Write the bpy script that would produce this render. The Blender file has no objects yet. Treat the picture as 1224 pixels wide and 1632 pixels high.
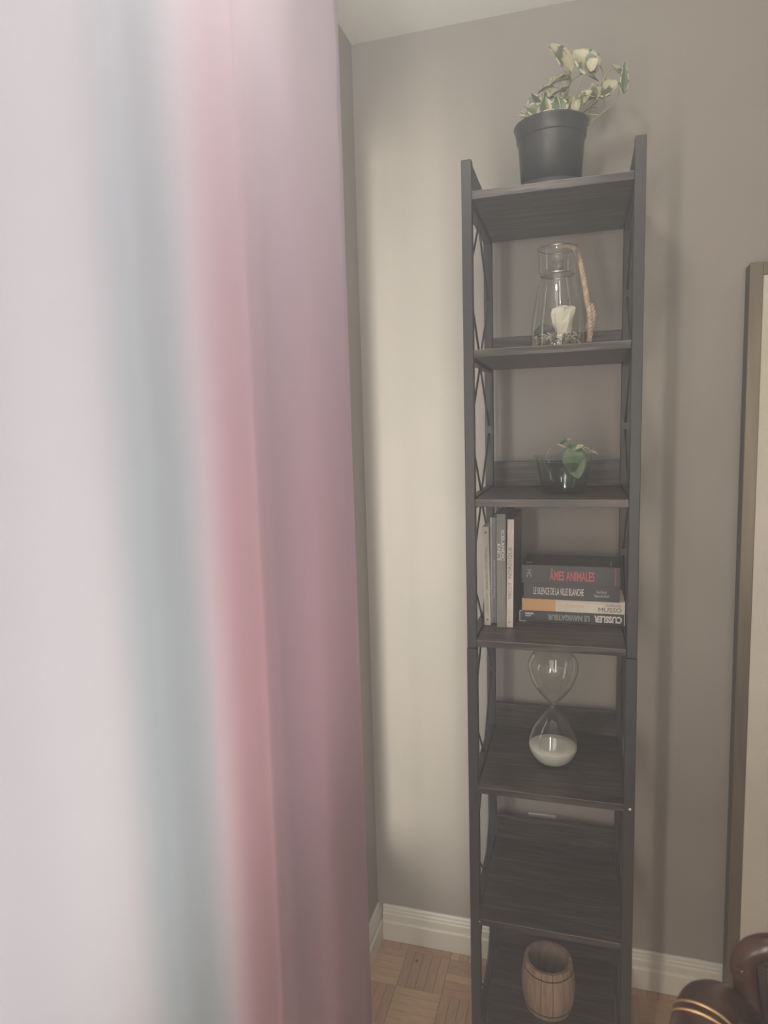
import bpy, bmesh, math, random
from mathutils import Vector, Matrix
S = bpy.context.scene
COL = S.collection
random.seed(7)
PI = math.pi

# ------------------------------------------------------------------ camera
CAM = Vector((0.22055, -1.33006, 1.44378))
YAW, PIT, ROL, FPX = -0.28647, 0.12081, -0.02779, 1064.9
fw = Vector((math.sin(YAW)*math.cos(PIT), math.cos(YAW)*math.cos(PIT), -math.sin(PIT)))
r0 = Vector((math.cos(YAW), -math.sin(YAW), 0)); u0 = r0.cross(fw)
RT = r0*math.cos(ROL) + u0*math.sin(ROL)
UP = -r0*math.sin(ROL) + u0*math.cos(ROL)
cd = bpy.data.cameras.new('camera'); cam = bpy.data.objects.new('camera', cd); COL.objects.link(cam)
m = Matrix((RT, UP, -fw)).transposed().to_4x4(); m.translation = CAM
cam.matrix_world = m
cd.sensor_fit = 'VERTICAL'; cd.sensor_height = 24.0; cd.lens = FPX/1632*24.0
cd.clip_start = 0.02; cd.clip_end = 50
cd.dof.use_dof = True; cd.dof.focus_distance = 1.45; cd.dof.aperture_fstop = (cd.lens/1000)/0.006
S.camera = cam

def at(u, v, y):
    """the point of the plane Y = y that the photograph shows at pixel (u, v)"""
    d = fw*FPX + RT*(u-612) - UP*(v-816)
    return CAM + d*((y-CAM.y)/d.y)
def atz(u, v, z):
    d = fw*FPX + RT*(u-612) - UP*(v-816)
    return CAM + d*((z-CAM.z)/d.z)

# ------------------------------------------------------------------ world, lights, exposure
w = bpy.data.worlds.new('world'); S.world = w; w.use_nodes = True
nt = w.node_tree; nt.nodes.clear()
wo = nt.nodes.new('ShaderNodeOutputWorld'); bg = nt.nodes.new('ShaderNodeBackground')
bg.inputs[0].default_value = (0.75, 0.86, 1.0, 1); bg.inputs[1].default_value = 1.0
nt.links.new(bg.outputs[0], wo.inputs[0])
HAZE = 0.135   # thin even haze added to the air to stand in for lens glare
vs_ = nt.nodes.new('ShaderNodeVolumeScatter'); vs_.inputs['Color'].default_value = (0.86, 0.93, 1.0, 1)
vs_.inputs['Density'].default_value = HAZE; vs_.inputs['Anisotropy'].default_value = 0.55
nt.links.new(vs_.outputs[0], wo.inputs['Volume'])
def area(name, loc, target, sx, sy, power, color, spread=180):
    l = bpy.data.lights.new(name, 'AREA'); l.shape = 'RECTANGLE'; l.size = sx; l.size_y = sy
    l.energy = power; l.color = color; l.spread = math.radians(spread)
    o = bpy.data.objects.new(name, l); COL.objects.link(o); o.location = loc
    d = (Vector(target)-Vector(loc)).normalized()
    o.rotation_euler = d.to_track_quat('-Z', 'Y').to_euler()
    return o
# daylight through the window behind the curtain
area('window_daylight', (-0.40, -0.71, 1.46), (0.6, -0.71, 1.46), 1.24, 1.24, 17.0, (0.93, 0.97, 1.0))
# low light from outside that slips between the curtain and the wall
area('low_sun_light', (-0.90, -2.30, 1.20), (-0.22, 0.357, 1.00), 0.95, 1.9, 60.0, (1.0, 0.98, 0.93), 70)
# unseen strip light added beside the camera; no window opening behind it
area('side_strip_light', (-0.20, -1.78, 1.15), (0.35, 0.0, 0.90), 0.07, 1.0, 15, (1.0, 0.93, 0.84))
# the second window at the far end of the room
area('rear_window_daylight', (0.75, -3.22, 1.35), (0.3, 0.0, 1.2), 1.10, 1.5, 25.0, (1.0, 0.97, 0.90))
# ceiling lamp of the room
pl_ = bpy.data.lights.new('ceiling_lamp_light', 'POINT'); pl_.energy = 9; pl_.shadow_soft_size = .05; pl_.color = (1.0, .97, .91)
po_ = bpy.data.objects.new('ceiling_lamp_light', pl_); COL.objects.link(po_); po_.location = (.10, -.62, 2.20)
S.view_settings.view_transform = 'Standard'; S.view_settings.look = 'None'
S.view_settings.gamma = 1.0; S.view_settings.use_curve_mapping = False
S.view_settings.exposure = 0.0
S.cycles.max_bounces = 8; S.cycles.transparent_max_bounces = 24; S.cycles.transmission_bounces = 8
S.cycles.volume_bounces = 1
S.cycles.caustics_refractive = True; S.cycles.blur_glossy = 1.0
S.cycles.sample_clamp_indirect = 4.0

# ------------------------------------------------------------------ helpers
def tag(o, label=None, cat=None, group=None, kind=None):
    if label: o['label'] = label
    if cat: o['category'] = cat
    if group: o['group'] = group
    if kind: o['kind'] = kind
    return o
def thing(name, label, cat, loc=(0, 0, 0), rz=0, group=None):
    o = bpy.data.objects.new(name, None); COL.objects.link(o); o.empty_display_size = 0.05
    o.location = loc; o.rotation_euler = (0, 0, rz)
    return tag(o, label, cat, group)
def obj(name, bm, mat, parent=None, smooth=False, loc=None, label=None, bevel=0, recalc=True):
    if recalc: bmesh.ops.recalc_face_normals(bm, faces=bm.faces)
    me = bpy.data.meshes.new(name); bm.to_mesh(me); bm.free()
    if smooth:
        for p in me.polygons: p.use_smooth = True
    me.materials.append(mat)
    o = bpy.data.objects.new(name, me); COL.objects.link(o)
    if loc is not None: o.location = loc
    if parent: o.parent = parent
    if label: o['label'] = label
    if bevel:
        b = o.modifiers.new('bevel', 'BEVEL'); b.width = bevel; b.segments = 2; b.limit_method = 'ANGLE'
    return o
def inst(src, parent, loc, rot=None, name=None):
    o = src.copy(); COL.objects.link(o); o.parent = parent; o.location = loc
    if rot: o.rotation_euler = rot
    return o
def box(bm, x0, x1, y0, y1, z0, z1):
    r = bmesh.ops.create_cube(bm, size=1)
    for v in r['verts']:
        v.co = Vector((x0+(v.co.x+.5)*(x1-x0), y0+(v.co.y+.5)*(y1-y0), z0+(v.co.z+.5)*(z1-z0)))
    return r['verts']
def bx(*a):
    bm = bmesh.new(); box(bm, *a); return bm
def lathe(bm, prof, n=48, c=(0, 0, 0), close_profile=False):
    rings = []
    for (r, z) in prof:
        if r < 1e-6: rings.append([bm.verts.new((c[0], c[1], c[2]+z))])
        else: rings.append([bm.verts.new((c[0]+r*math.cos(2*PI*i/n), c[1]+r*math.sin(2*PI*i/n), c[2]+z)) for i in range(n)])
    pairs = list(zip(rings[:-1], rings[1:]))
    if close_profile: pairs.append((rings[-1], rings[0]))
    for a, b in pairs:
        for i in range(n):
            j = (i+1) % n
            if len(a) == 1 and len(b) == 1: continue
            if len(a) == 1: bm.faces.new((a[0], b[j], b[i]))
            elif len(b) == 1: bm.faces.new((a[i], a[j], b[0]))
            else: bm.faces.new((a[i], a[j], b[j], b[i]))
    return bm
def smoothpts(pts, k=6):
    """Catmull-Rom through pts"""
    P = [Vector(p) for p in pts]; out = []
    for i in range(len(P)-1):
        a = P[max(i-1, 0)]; b = P[i]; c = P[i+1]; d = P[min(i+2, len(P)-1)]
        for t in range(k):
            s = t/k
            out.append(0.5*((2*b)+(c-a)*s+(2*a-5*b+4*c-d)*s*s+(3*b-a-3*c+d)*s**3))
    out.append(P[-1]); return out
def tube(bm, pts, r, n=8, k=6, caps=True, sx=1.0):
    P = smoothpts(pts, k) if k > 1 else [Vector(p) for p in pts]
    rings = []; nrm = None
    for i, p in enumerate(P):
        t = (P[min(i+1, len(P)-1)]-P[max(i-1, 0)]).normalized()
        if nrm is None: nrm = t.orthogonal().normalized()
        nrm = (nrm - t*nrm.dot(t)).normalized(); b = t.cross(nrm)
        s = i/(len(P)-1)
        rr = r(s) if callable(r) else r
        rings.append([bm.verts.new(p+(nrm*math.cos(2*PI*j/n)+b*math.sin(2*PI*j/n)*sx)*rr) for j in range(n)])
    for a, b2 in zip(rings[:-1], rings[1:]):
        for j in range(n): bm.faces.new((a[j], a[(j+1) % n], b2[(j+1) % n], b2[j]))
    if caps: bm.faces.new(rings[0]); bm.faces.new(rings[-1])
    return bm
def sweep(bm, prof, path, closed=True):
    """prof: (a, b) list; path: list of (origin, axis a, axis b)"""
    rings = [[bm.verts.new(o+A*p[0]+B*p[1]) for p in prof] for (o, A, B) in path]
    n = len(prof)
    for a, b in zip(rings[:-1], rings[1:]):
        for j in range(n if closed else n-1):
            bm.faces.new((a[j], a[(j+1) % n], b[(j+1) % n], b[j]))
    if closed: bm.faces.new(rings[0]); bm.faces.new(rings[-1])
    return bm

# ------------------------------------------------------------------ materials
def mat(name, color=(.5, .5, .5), rough=.5, metal=0, **kw):
    m = bpy.data.materials.new(name); m.use_nodes = True
    b = m.node_tree.nodes['Principled BSDF']
    b.inputs['Base Color'].default_value = (*color, 1); b.inputs['Roughness'].default_value = rough
    b.inputs['Metallic'].default_value = metal
    for k, v in kw.items(): b.inputs[k.replace('_', ' ')].default_value = v
    return m
def N(m, t, **kw):
    n = m.node_tree.nodes.new('ShaderNode'+t)
    for k, v in kw.items():
        if k in n.inputs: n.inputs[k].default_value = v
        else: setattr(n, k, v)
    return n
def L(m, a, b): m.node_tree.links.new(a, b)
def noisy(name, c1, c2, rough=.5, scale=10, stretch=(1, 1, 1), detail=4, bump=0, metal=0, lo=.35, hi=.65, bscale=None, spec=None, **kw):
    m = mat(name, c1, rough, metal, **kw); b = m.node_tree.nodes['Principled BSDF']
    tc = N(m, 'TexCoord'); mp = N(m, 'Mapping'); mp.inputs['Scale'].default_value = stretch
    n = N(m, 'TexNoise', Scale=scale, Detail=detail); cr = N(m, 'ValToRGB')
    cr.color_ramp.elements[0].position = lo; cr.color_ramp.elements[1].position = hi
    cr.color_ramp.elements[0].color = (*c1, 1); cr.color_ramp.elements[1].color = (*c2, 1)
    L(m, tc.outputs['Object'], mp.inputs[0]); L(m, mp.outputs[0], n.inputs['Vector'])
    L(m, n.outputs['Fac'], cr.inputs[0]); L(m, cr.outputs[0], b.inputs['Base Color'])
    if spec is not None: b.inputs['Specular IOR Level'].default_value = spec
    if bump:
        bp = N(m, 'Bump', Strength=bump, Distance=.002)
        if bscale:
            n2 = N(m, 'TexNoise', Scale=bscale, Detail=3); L(m, mp.outputs[0], n2.inputs['Vector']); L(m, n2.outputs['Fac'], bp.inputs['Height'])
        else: L(m, n.outputs['Fac'], bp.inputs['Height'])
        L(m, bp.outputs[0], b.inputs['Normal'])
    return m
M = {}
M['wall'] = noisy('wall_paint', (.31, .285, .25), (.335, .305, .27), .62, 3, bump=.12, bscale=260)
M['wall_light'] = noisy('cream_paint', (.62, .57, .49), (.66, .61, .53), .6, 3, bump=.25, bscale=60)
M['ceiling'] = noisy('ceiling_paint', (.84, .82, .75), (.87, .85, .78), .8, 4, bump=.05, bscale=200)
M['trim'] = noisy('white_trim_paint', (.68, .66, .58), (.72, .70, .62), .35, 5)
M['metal'] = noisy('black_powder_coat', (.020, .021, .024), (.026, .027, .030), .42, 30, bump=.1, bscale=500)
M['rod'] = mat('black_rod', (.02, .02, .022), .35)
def shelf_wood():
    m = noisy('charcoal_wood', (.012, .010, .009), (.125, .100, .082), .40, 9, (1.0, 13, 13), 10, bump=.45, lo=.42, hi=.78)
    return m
M['shelf'] = shelf_wood()
M['edge'] = mat('edge_highlight', (.20, .18, .16), .4)  # pale tone for the painted bevel highlight
M['screw'] = mat('cap_glint_white', (.8, .8, .78), .3)  # white stands in for the glint of small screws
M['steel'] = mat('steel', (.5, .5, .5), .3, 1)
M['frame'] = noisy('bronze_frame', (.17, .14, .10), (.21, .175, .125), .34, 12, (8, 8, .6), metal=.55)
M['frame_dark'] = mat('dark_frame_side', (.03, .027, .028), .45)
M['canvas'] = noisy('cream_canvas', (.60, .56, .48), (.66, .62, .53), .8, 7, bump=.5, bscale=420)
def glass(name, col=(1, 1, 1), rough=0.0, ior=1.45):
    m = bpy.data.materials.new(name); m.use_nodes = True; m.node_tree.nodes.clear()
    o = N(m, 'OutputMaterial'); g = N(m, 'BsdfGlass', Roughness=rough, IOR=ior); g.inputs['Color'].default_value = (*col, 1)
    L(m, g.outputs[0], o.inputs[0]); return m
def thin_glass(name, tint=(.97, .98, .97), edge=(.62, .63, .61), ior=1.45, rough=.02, k=1.0):
    m = bpy.data.materials.new(name); m.use_nodes = True; m.node_tree.nodes.clear()
    o = N(m, 'OutputMaterial'); t = N(m, 'BsdfTransparent'); g = N(m, 'BsdfGlossy', Roughness=rough)
    lw = N(m, 'LayerWeight', Blend=.5); cr = N(m, 'ValToRGB'); cr.color_ramp.elements[0].position = .80
    cr.color_ramp.elements[0].color = (*tint, 1); cr.color_ramp.elements[1].color = (*edge, 1)
    L(m, lw.outputs['Facing'], cr.inputs[0]); L(m, cr.outputs[0], t.inputs[0])
    pw_ = N(m, 'Math', operation='POWER'); pw_.inputs[1].default_value = 4.0; L(m, lw.outputs['Facing'], pw_.inputs[0])
    mu = N(m, 'Math', operation='MULTIPLY_ADD'); mu.inputs[1].default_value = .75*k; mu.inputs[2].default_value = .045
    L(m, pw_.outputs[0], mu.inputs[0]); mx = N(m, 'MixShader'); L(m, mu.outputs[0], mx.inputs[0])
    L(m, t.outputs[0], mx.inputs[1]); L(m, g.outputs[0], mx.inputs[2]); L(m, mx.outputs[0], o.inputs[0])
    return m
M['glass'] = thin_glass('clear_glass')
M['plastic'] = thin_glass('clear_plastic', (.95, .96, .95), (.84, .86, .86), 1.45, .08)
M['pane'] = thin_glass('window_pane', (.98, .99, .98), (.8, .85, .84))
M['water'] = thin_glass('water', (.74, .78, .78), (.35, .38, .38), 1.33, .01)
M['sand'] = noisy('white_sand', (.66, .64, .57), (.78, .76, .68), .9, 400, bump=.3)
M['pot'] = noisy('black_pot_plastic', (.028, .030, .034), (.040, .042, .046), .38, 18, bump=.1, bscale=90)
M['soil'] = noisy('soil', (.02, .014, .01), (.06, .045, .03), .95, 60, bump=1)
M['rope'] = noisy('jute_rope', (.42, .32, .22), (.58, .47, .34), .9, 90, bump=.5)
M['white_stone'] = noisy('white_stone', (.68, .62, .50), (.86, .81, .70), .6, 30, bump=.3)
M['dark_stone'] = noisy('dark_stone', (.05, .055, .055), (.12, .12, .115), .7, 60, bump=.4)
M['gravel'] = noisy('gravel', (.16, .12, .09), (.62, .55, .45), .7, 110, detail=1, lo=.4, hi=.6)
M['twig'] = noisy('dry_twig', (.10, .08, .05), (.2, .16, .1), .8, 50)
def leaf_mat(name, green, cream, scale, lo, hi):
    m = noisy(name, green, cream, .38, scale, (1, 1, .5), 3, lo=lo, hi=hi)
    b = m.node_tree.nodes['Principled BSDF']
    return m
M['leaf'] = leaf_mat('variegated_leaf', (.085, .11, .06), (.40, .38, .25), 46, .46, .54)
M['leaf_pale'] = leaf_mat('pale_leaf', (.13, .155, .085), (.44, .40, .26), 50, .44, .54)
M['leaf_green'] = leaf_mat('green_leaf', (.07, .125, .065), (.10, .16, .085), 40, .4, .6)
M['leaf_edge'] = leaf_mat('cream_leaf', (.26, .28, .16), (.50, .47, .32), 40, .4, .5)
M['stem'] = noisy('green_stem', (.25, .27, .12), (.36, .36, .18), .5, 40)
M['root'] = noisy('aerial_root', (.09, .06, .04), (.16, .11, .07), .8, 50)
M['barrel'] = noisy('barrel_wood', (.26, .165, .10), (.44, .30, .19), .6, 14, (7, 7, .9), 6, bump=.2)
M['barrel_in'] = noisy('barrel_inner_wood', (.17, .12, .09), (.28, .20, .15), .7, 14, (7, 7, .9), 6)
M['hoop'] = mat('burnt_groove', (.035, .022, .014), .7)
M['leather'] = noisy('dark_leather', (.030, .022, .022), (.045, .034, .033), .45, 60, bump=.3, bscale=300)
M['chair_wood'] = noisy('dark_polished_wood', (.034, .017, .012), (.078, .036, .024), .30, 9, (6, 6, 1), 5)
M['brass'] = mat('brass_bead', (.50, .32, .17), .36, 1)
M['plate'] = mat('outlet_plastic', (.72, .70, .62), .4)
# parquet tones
WOODS = []
for i, (a, b) in enumerate([((.40, .24, .135), (.52, .33, .19)), ((.47, .29, .165), (.60, .40, .24)), ((.36, .21, .12), (.47, .29, .17)),
                            ((.43, .24, .15), (.53, .32, .20)), ((.52, .34, .19), (.63, .43, .26))]):
    WOODS.append(noisy('parquet_oak', a, b, .38, 26, (9, .9, 1), 5, bump=.08))

# ------------------------------------------------------------------ room
XL, XR, YB, YF, ZC = -0.327, 3.0, 0.3574, -3.3, 2.390
T = 0.12
def struct(name, bm, m, parent=None, **k):
    o = obj(name, bm, m, parent, **k)
    if not parent: o['kind'] = 'structure'
    return o
floor = struct('floor', bx(XL-T, XR+T, YF-T, YB+T, -0.10, -0.012), M['soil'])
floor['label'] = 'honey oak mosaic parquet floor laid in a basket weave'
struct('ceiling', bx(XL-T, XR+T, YF-T, YB+T, ZC, ZC+.1), M['ceiling'])
struct('wall_back', bx(XL-T, XR+T, YB, YB+T, -.1, ZC), M['wall'])
struct('wall_right', bx(XR, XR+T, YF-T, YB, -.1, ZC), M['wall_light'])
# left wall with the opening of window_1
WY0, WY1, WZ0, WZ1 = -1.36, 0.24, 0.30, 2.16
bm = bmesh.new()
box(bm, XL-T, XL, WY1, YB, -.1, ZC); box(bm, XL-T, XL, YF-T, WY0, -.1, ZC)
box(bm, XL-T, XL, WY0, WY1, -.1, WZ0); box(bm, XL-T, XL, WY0, WY1, WZ1, ZC)
struct('wall_left', bm, M['wall'])
# rear wall with the opening of window_2
VX0, VX1, VZ0, VZ1 = 0.16, 1.34, 0.55, 2.15
bm = bmesh.new()
box(bm, XL-T, VX0, YF-T, YF, -.1, ZC); box(bm, VX1, XR+T, YF-T, YF, -.1, ZC)
box(bm, VX0, VX1, YF-T, YF, -.1, VZ0); box(bm, VX0, VX1, YF-T, YF, VZ1, ZC)
struct('wall_front', bm, M['wall_light'])
def window(name, axis, a0, a1, z0, z1, p, label):
    def b(bmm, u0, u1, d0, d1, za, zb):
        if axis == 'y': box(bmm, d0, d1, u0, u1, za, zb)
        else: box(bmm, u0, u1, d0, d1, za, zb)
    d0, d1 = p-.085, p-.045
    f = bmesh.new(); t = .045
    b(f, a0, a0+t, d0, d1, z0, z1); b(f, a1-t, a1, d0, d1, z0, z1)
    b(f, a0+t, a1-t, d0, d1, z0, z0+t); b(f, a0+t, a1-t, d0, d1, z1-t, z1)
    mid = (a0+a1)/2; b(f, mid-.02, mid+.02, d0, d1, z0+t, z1-t)
    w_ = struct(name, f, M['trim'], bevel=.003); w_['label'] = label
    for u0, u1 in ((a0+t, mid-.02), (mid+.02, a1-t)):
        g = bmesh.new(); b(g, u0, u1, (d0+d1)/2-.002, (d0+d1)/2+.002, z0+t, z1-t); obj('pane', g, M['pane'], w_)
    s = bmesh.new(); b(s, a0-.0, a1+.0, d1, p-.001, z0-.0, z0+.02); obj('sill', s, M['trim'], w_, bevel=.003)
    return w_
window('window_1', 'y', WY0, WY1, WZ0, WZ1, XL, 'white framed window behind the pink curtain')
window('window_2', 'x', VX0, VX1, VZ0, VZ1, YF, 'white framed window at the far end of the room')
# baseboards: stepped profile (d = out of the wall, z)
BP = [(0, 0), (.0175, 0), (.0175, .0545), (.0145, .0575), (.0135, .061), (.0135, .078), (.0105, .081), (.0105, .087), (.008, .0895), (.008, .096), (.005, .1005), (0, .1005)]
def baseboard(name, p0, p1, out):
    bm = bmesh.new(); o = Vector(out)
    sweep(bm, BP, [(Vector(p), o, Vector((0, 0, 1))) for p in (p0, p1)])
    return struct(name, bm, M['trim'], bevel=.0012)
baseboard('baseboard_back', (XL+.0176, YB, 0), (XR, YB, 0), (0, -1, 0))
baseboard('baseboard_left', (XL, YB, 0), (XL, YF, 0), (1, 0, 0))
baseboard('baseboard_right', (XR, YB-.018, 0), (XR, YF, 0), (-1, 0, 0))
baseboard('baseboard_front', (XL+.018, YF, 0), (XR-.018, YF, 0), (0, 1, 0))

# parquet: 12 cm blocks of five strips, blocks alternate in direction
BL = 0.1206; NS = 5; SW = BL/NS
X0, Y0 = -0.1105, 0.1945
strip_mesh = []
for k in range(len(WOODS)):
    b = bmesh.new(); g = .0004
    vs = box(b, -SW/2+g, SW/2-g, -BL/2+g, BL/2-g, -.0105, 0)
    top = [e for e in b.edges if all(v.co.z > -.001 for v in e.verts)]
    bmesh.ops.bevel(b, geom=top, offset=.0005, segments=1, affect='EDGES')
    me = bpy.data.meshes.new('parquet_strip'); b.to_mesh(me); b.free(); me.materials.append(WOODS[k]); strip_mesh.append(me)
cells = []
for i in range(-2, 25):
    for j in range(-29, 2):
        cells.append((i, j))
near = [c for c in cells if (-2 <= c[0] <= 0 and -4 <= c[1] <= 1) or (1 <= c[0] <= 6 and -2 <= c[1] <= 1) or (1 <= c[0] <= 4 and -4 <= c[1] < -2)]
rest = bmesh.new(); count = 0
rnd = random.Random(3)
for (i, j) in cells:
    cx, cy = X0+(i+.5)*BL, Y0+(j+.5)*BL
    along_y = (i+j) % 2 == 1
    tone = rnd.randrange(5)
    for s in range(NS):
        off = (s-(NS-1)/2)*SW
        px, py = (cx+off, cy) if along_y else (cx, cy+off)
        hx, hy = (SW/2, BL/2) if along_y else (BL/2, SW/2)
        if px-hx > XR or px+hx < XL or py-hy > YB or py+hy < YF: continue
        k = tone if rnd.random() < .72 else rnd.randrange(5)
        if (i, j) in near and count < 300:
            o = bpy.data.objects.new('parquet_strip', strip_mesh[k]); COL.objects.link(o); o.parent = floor
            o.location = (px, py, rnd.uniform(-.0002, .0001)); o.rotation_euler = (0, 0, 0 if along_y else PI/2)
            count += 1
        else:
            g = .0004; z = 0
            v = [rest.verts.new((px+a*(hx-g), py+b2*(hy-g), z)) for a, b2 in ((-1, -1), (1, -1), (1, 1), (-1, 1))]
            v2 = [rest.verts.new((q.co.x, q.co.y, -.0105)) for q in v]
            rest.faces.new(v)
            for a in range(4): rest.faces.new((v[a], v[(a+1) % 4], v2[(a+1) % 4], v2[a]))
o = obj('parquet_strip_field', rest, WOODS[0], floor); o['kind'] = 'stuff'
# dark knot mark on a strip
kb = bmesh.new(); kp = atz(664, 1531, 0); lathe(kb, [(0, .0006), (.0032, .0006), (.0042, 0), (0, 0)], 14, (kp.x, kp.y, .0))
obj('knot', kb, M['hoop'], floor, label='small dark round knot in the oak')

# wall outlet seen through the shelf
oc = at(864, 1299, YB)
ot = thing('wall_outlet', 'small white outlet plate on the wall behind the bookshelf', 'outlet', (oc.x, YB, oc.z-.050))
obj('cover_plate', bx(-.035, .035, -.006, 0, -.055, .055), M['plate'], ot, bevel=.002)
for s in (-.02, .02): obj('socket', bx(-.016, .016, -.0075, -.006, s-.014, s+.014), M['trim'], ot, bevel=.001)

# ------------------------------------------------------------------ curtain on the left wall
def curtain_mat():
    m = bpy.data.materials.new('curtain_fabric'); m.use_nodes = True; m.node_tree.nodes.clear()
    out = N(m, 'OutputMaterial'); tc = N(m, 'TexCoord'); sp = N(m, 'SeparateXYZ')
    L(m, tc.outputs['Object'], sp.inputs[0])
    mr = N(m, 'MapRange'); mr.inputs['From Min'].default_value = -1.7; mr.inputs['From Max'].default_value = 0.1
    L(m, sp.outputs['Y'], mr.inputs['Value'])
    cr = N(m, 'ValToRGB'); L(m, mr.outputs[0], cr.inputs[0])
    def pos(y): return (y+1.7)/1.8
    stops = CURT
    e = cr.color_ramp.elements
    e[0].position = pos(stops[0][0]); e[0].color = (*stops[0][1], 1)
    e[1].position = pos(stops[-1][0]); e[1].color = (*stops[-1][1], 1)
    for y, c in stops[1:-1]:
        n = e.new(pos(y)); n.color = (*c, 1)
    # glare veil painted into the fabric colour: lavender grey mixed in towards the top
    gz = N(m, 'MapRange'); gz.inputs['From Min'].default_value = 1.0; gz.inputs['From Max'].default_value = 2.2
    gz.inputs['To Min'].default_value = 0.0; gz.inputs['To Max'].default_value = .62; gz.interpolation_type = 'SMOOTHSTEP'
    L(m, sp.outputs['Z'], gz.inputs['Value'])
    om = N(m, 'MixRGB'); om.inputs[2].default_value = (.56, .53, .58, 1); L(m, gz.outputs[0], om.inputs[0]); L(m, cr.outputs[0], om.inputs[1])
    wv = N(m, 'TexNoise', Scale=700, Detail=1); L(m, tc.outputs['Object'], wv.inputs['Vector'])
    bp = N(m, 'Bump', Strength=.25, Distance=.0006); L(m, wv.outputs['Fac'], bp.inputs['Height'])
    d = N(m, 'BsdfDiffuse'); t = N(m, 'BsdfTranslucent'); mx = N(m, 'MixShader', Fac=.45)
    mx.inputs[0].default_value = .5
    L(m, om.outputs[0], d.inputs[0]); L(m, om.outputs[0], t.inputs[0]); L(m, bp.outputs[0], d.inputs['Normal'])
    L(m, d.outputs[0], mx.inputs[1]); L(m, t.outputs[0], mx.inputs[2]); L(m, mx.outputs[0], out.inputs[0])
    return m
CX = -.200                                  # plane of the curtain
KC = (CAM.x-CX)/(CAM.x+.247)
def cy_(y): return CAM.y+(y-CAM.y)*KC
ROSE = (.64, .47, .50); DUSK = (.56, .43, .47); PALE = (.75, .72, .745); GREY = (.58, .60, .62)
CURT = [(-1.70, PALE), (-.86, PALE), (-.76, (.73, .70, .72)), (-.70, GREY), (-.635, GREY), (-.57, (.68, .60, .63)), (-.45, ROSE), (-.39, ROSE), (-.35, DUSK), (-.10, (.60, .45, .48)), (0.05, DUSK)]
CURT = [(cy_(y), c) for y, c in CURT]
M['curtain'] = curtain_mat()
ct = thing('window_curtain', 'long rose pink curtain with a grey stripe filling the left side', 'curtain', (0, 0, 0))
def cx_at(y, z):
    y = (y-CAM.y)/KC+CAM.y
    f = .010*math.sin((y+.37)*2*PI/.33)
    f += .012*math.exp(-((y+.67)/.035)**2)*-1.0
    f += -.010*math.exp(-((y+.375)/.016)**2)
    f += .016*math.sin((y+.20)*2*PI/.9)*.6
    f += .0035*math.sin(y*19+z*1.3)*(0.4+.4*math.sin(z*2.1+1))
    if -.36 < y < 0: f += .0016*math.sin(z*34+y*22)*math.exp(-((z-2.05)/.2)**2)
    if y > -.03: f -= (y+.03)*.35
    return CX+f
bm = bmesh.new(); ny, nz = 330, 90
zs = [.012+2.315*j/nz for j in range(nz+1)]
def edge_y(z): return cy_(.023+.037*z/2.3)
G = []
for i in range(ny+1):
    row = []
    for z in zs:
        y = edge_y(z)-1.50*i/ny
        row.append(bm.verts.new((cx_at(y, z), y, z)))
    G.append(row)
for i in range(ny):
    for j in range(nz): bm.faces.new((G[i][j], G[i+1][j], G[i+1][j+1], G[i][j+1]))
co = obj('fabric_panel', bm, M['curtain'], ct, smooth=True)
sol = co.modifiers.new('thick', 'SOLIDIFY'); sol.thickness = .0012
# rod above the frame
rod = thing('curtain_rod', 'dark rod carrying the pink curtain above the window', 'curtain rod', (CX, -1.15, 2.345))
b = bmesh.new(); tube(b, [(0, .98, 0), (0, -1.2, 0)], .009, 12, 1); obj('pole', b, M['metal'], rod, True)
for yy in (.9, -1.0):
    b = bmesh.new(); tube(b, [(0, yy, 0), (XL-CX, yy, 0)], .006, 8, 1); obj('bracket', b, M['metal'], rod, True)

# ------------------------------------------------------------------ bookshelf
W, D, PW = 0.33, 0.3224, 0.0195
ST = [1.8914, 1.5964, 1.3021, 1.0113, 0.6908, 0.3870, 0.0830]
TH = 0.0150; ZT = 1.9493; ZS = 0.9923; LIP = .0597
shelf = thing('bookshelf', 'tall narrow charcoal shelf tower of dark wood boards in a black metal frame', 'bookshelf')
for (x0, y0) in ((0, 0), (W-PW, 0), (0, D-PW), (W-PW, D-PW)):
    obj('post', bx(x0, x0+PW, y0, y0+PW, ZS+.0012, ZT), M['metal'], shelf, bevel=.0012)
    obj('post', bx(x0-.0008, x0+PW+.0008, y0-.0008, y0+PW+.0008, .012, ZS), M['metal'], shelf, bevel=.0012)
    obj('foot', bx(x0+.002, x0+PW-.002, y0+.002, y0+PW-.002, 0, .012), M['rod'], shelf)
board = None
for k, z in enumerate(ST):
    obj('shelf_board', bx(PW+.0004, W-PW-.0004, .0006, D-.004, z-TH, z), M['shelf'], shelf, bevel=.0007)
    obj('edge_glint', bx(PW+.0006, W-PW-.0006, .0001, .0007, z-.0011, z-.0003), M['edge'], shelf, label='thin pale painted edge highlight')  # bevel highlight put in as a thin pale strip
    obj('back_lip', bx(PW+.0004, W-PW-.0004, D-.0155, D-.001, z+.0004, z+LIP), M['shelf'], shelf, bevel=.0007)
    for x0 in (0.0, W-PW):
        if k == 0: obj('side_rail', bx(x0+.002, x0+PW-.002, PW, D-PW, z-.022, ZT-.001), M['metal'], shelf, bevel=.001)
        else: obj('side_rail', bx(x0+.002, x0+PW-.002, PW, D-PW, z-.022, z+.003), M['metal'], shelf, bevel=.001)
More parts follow.
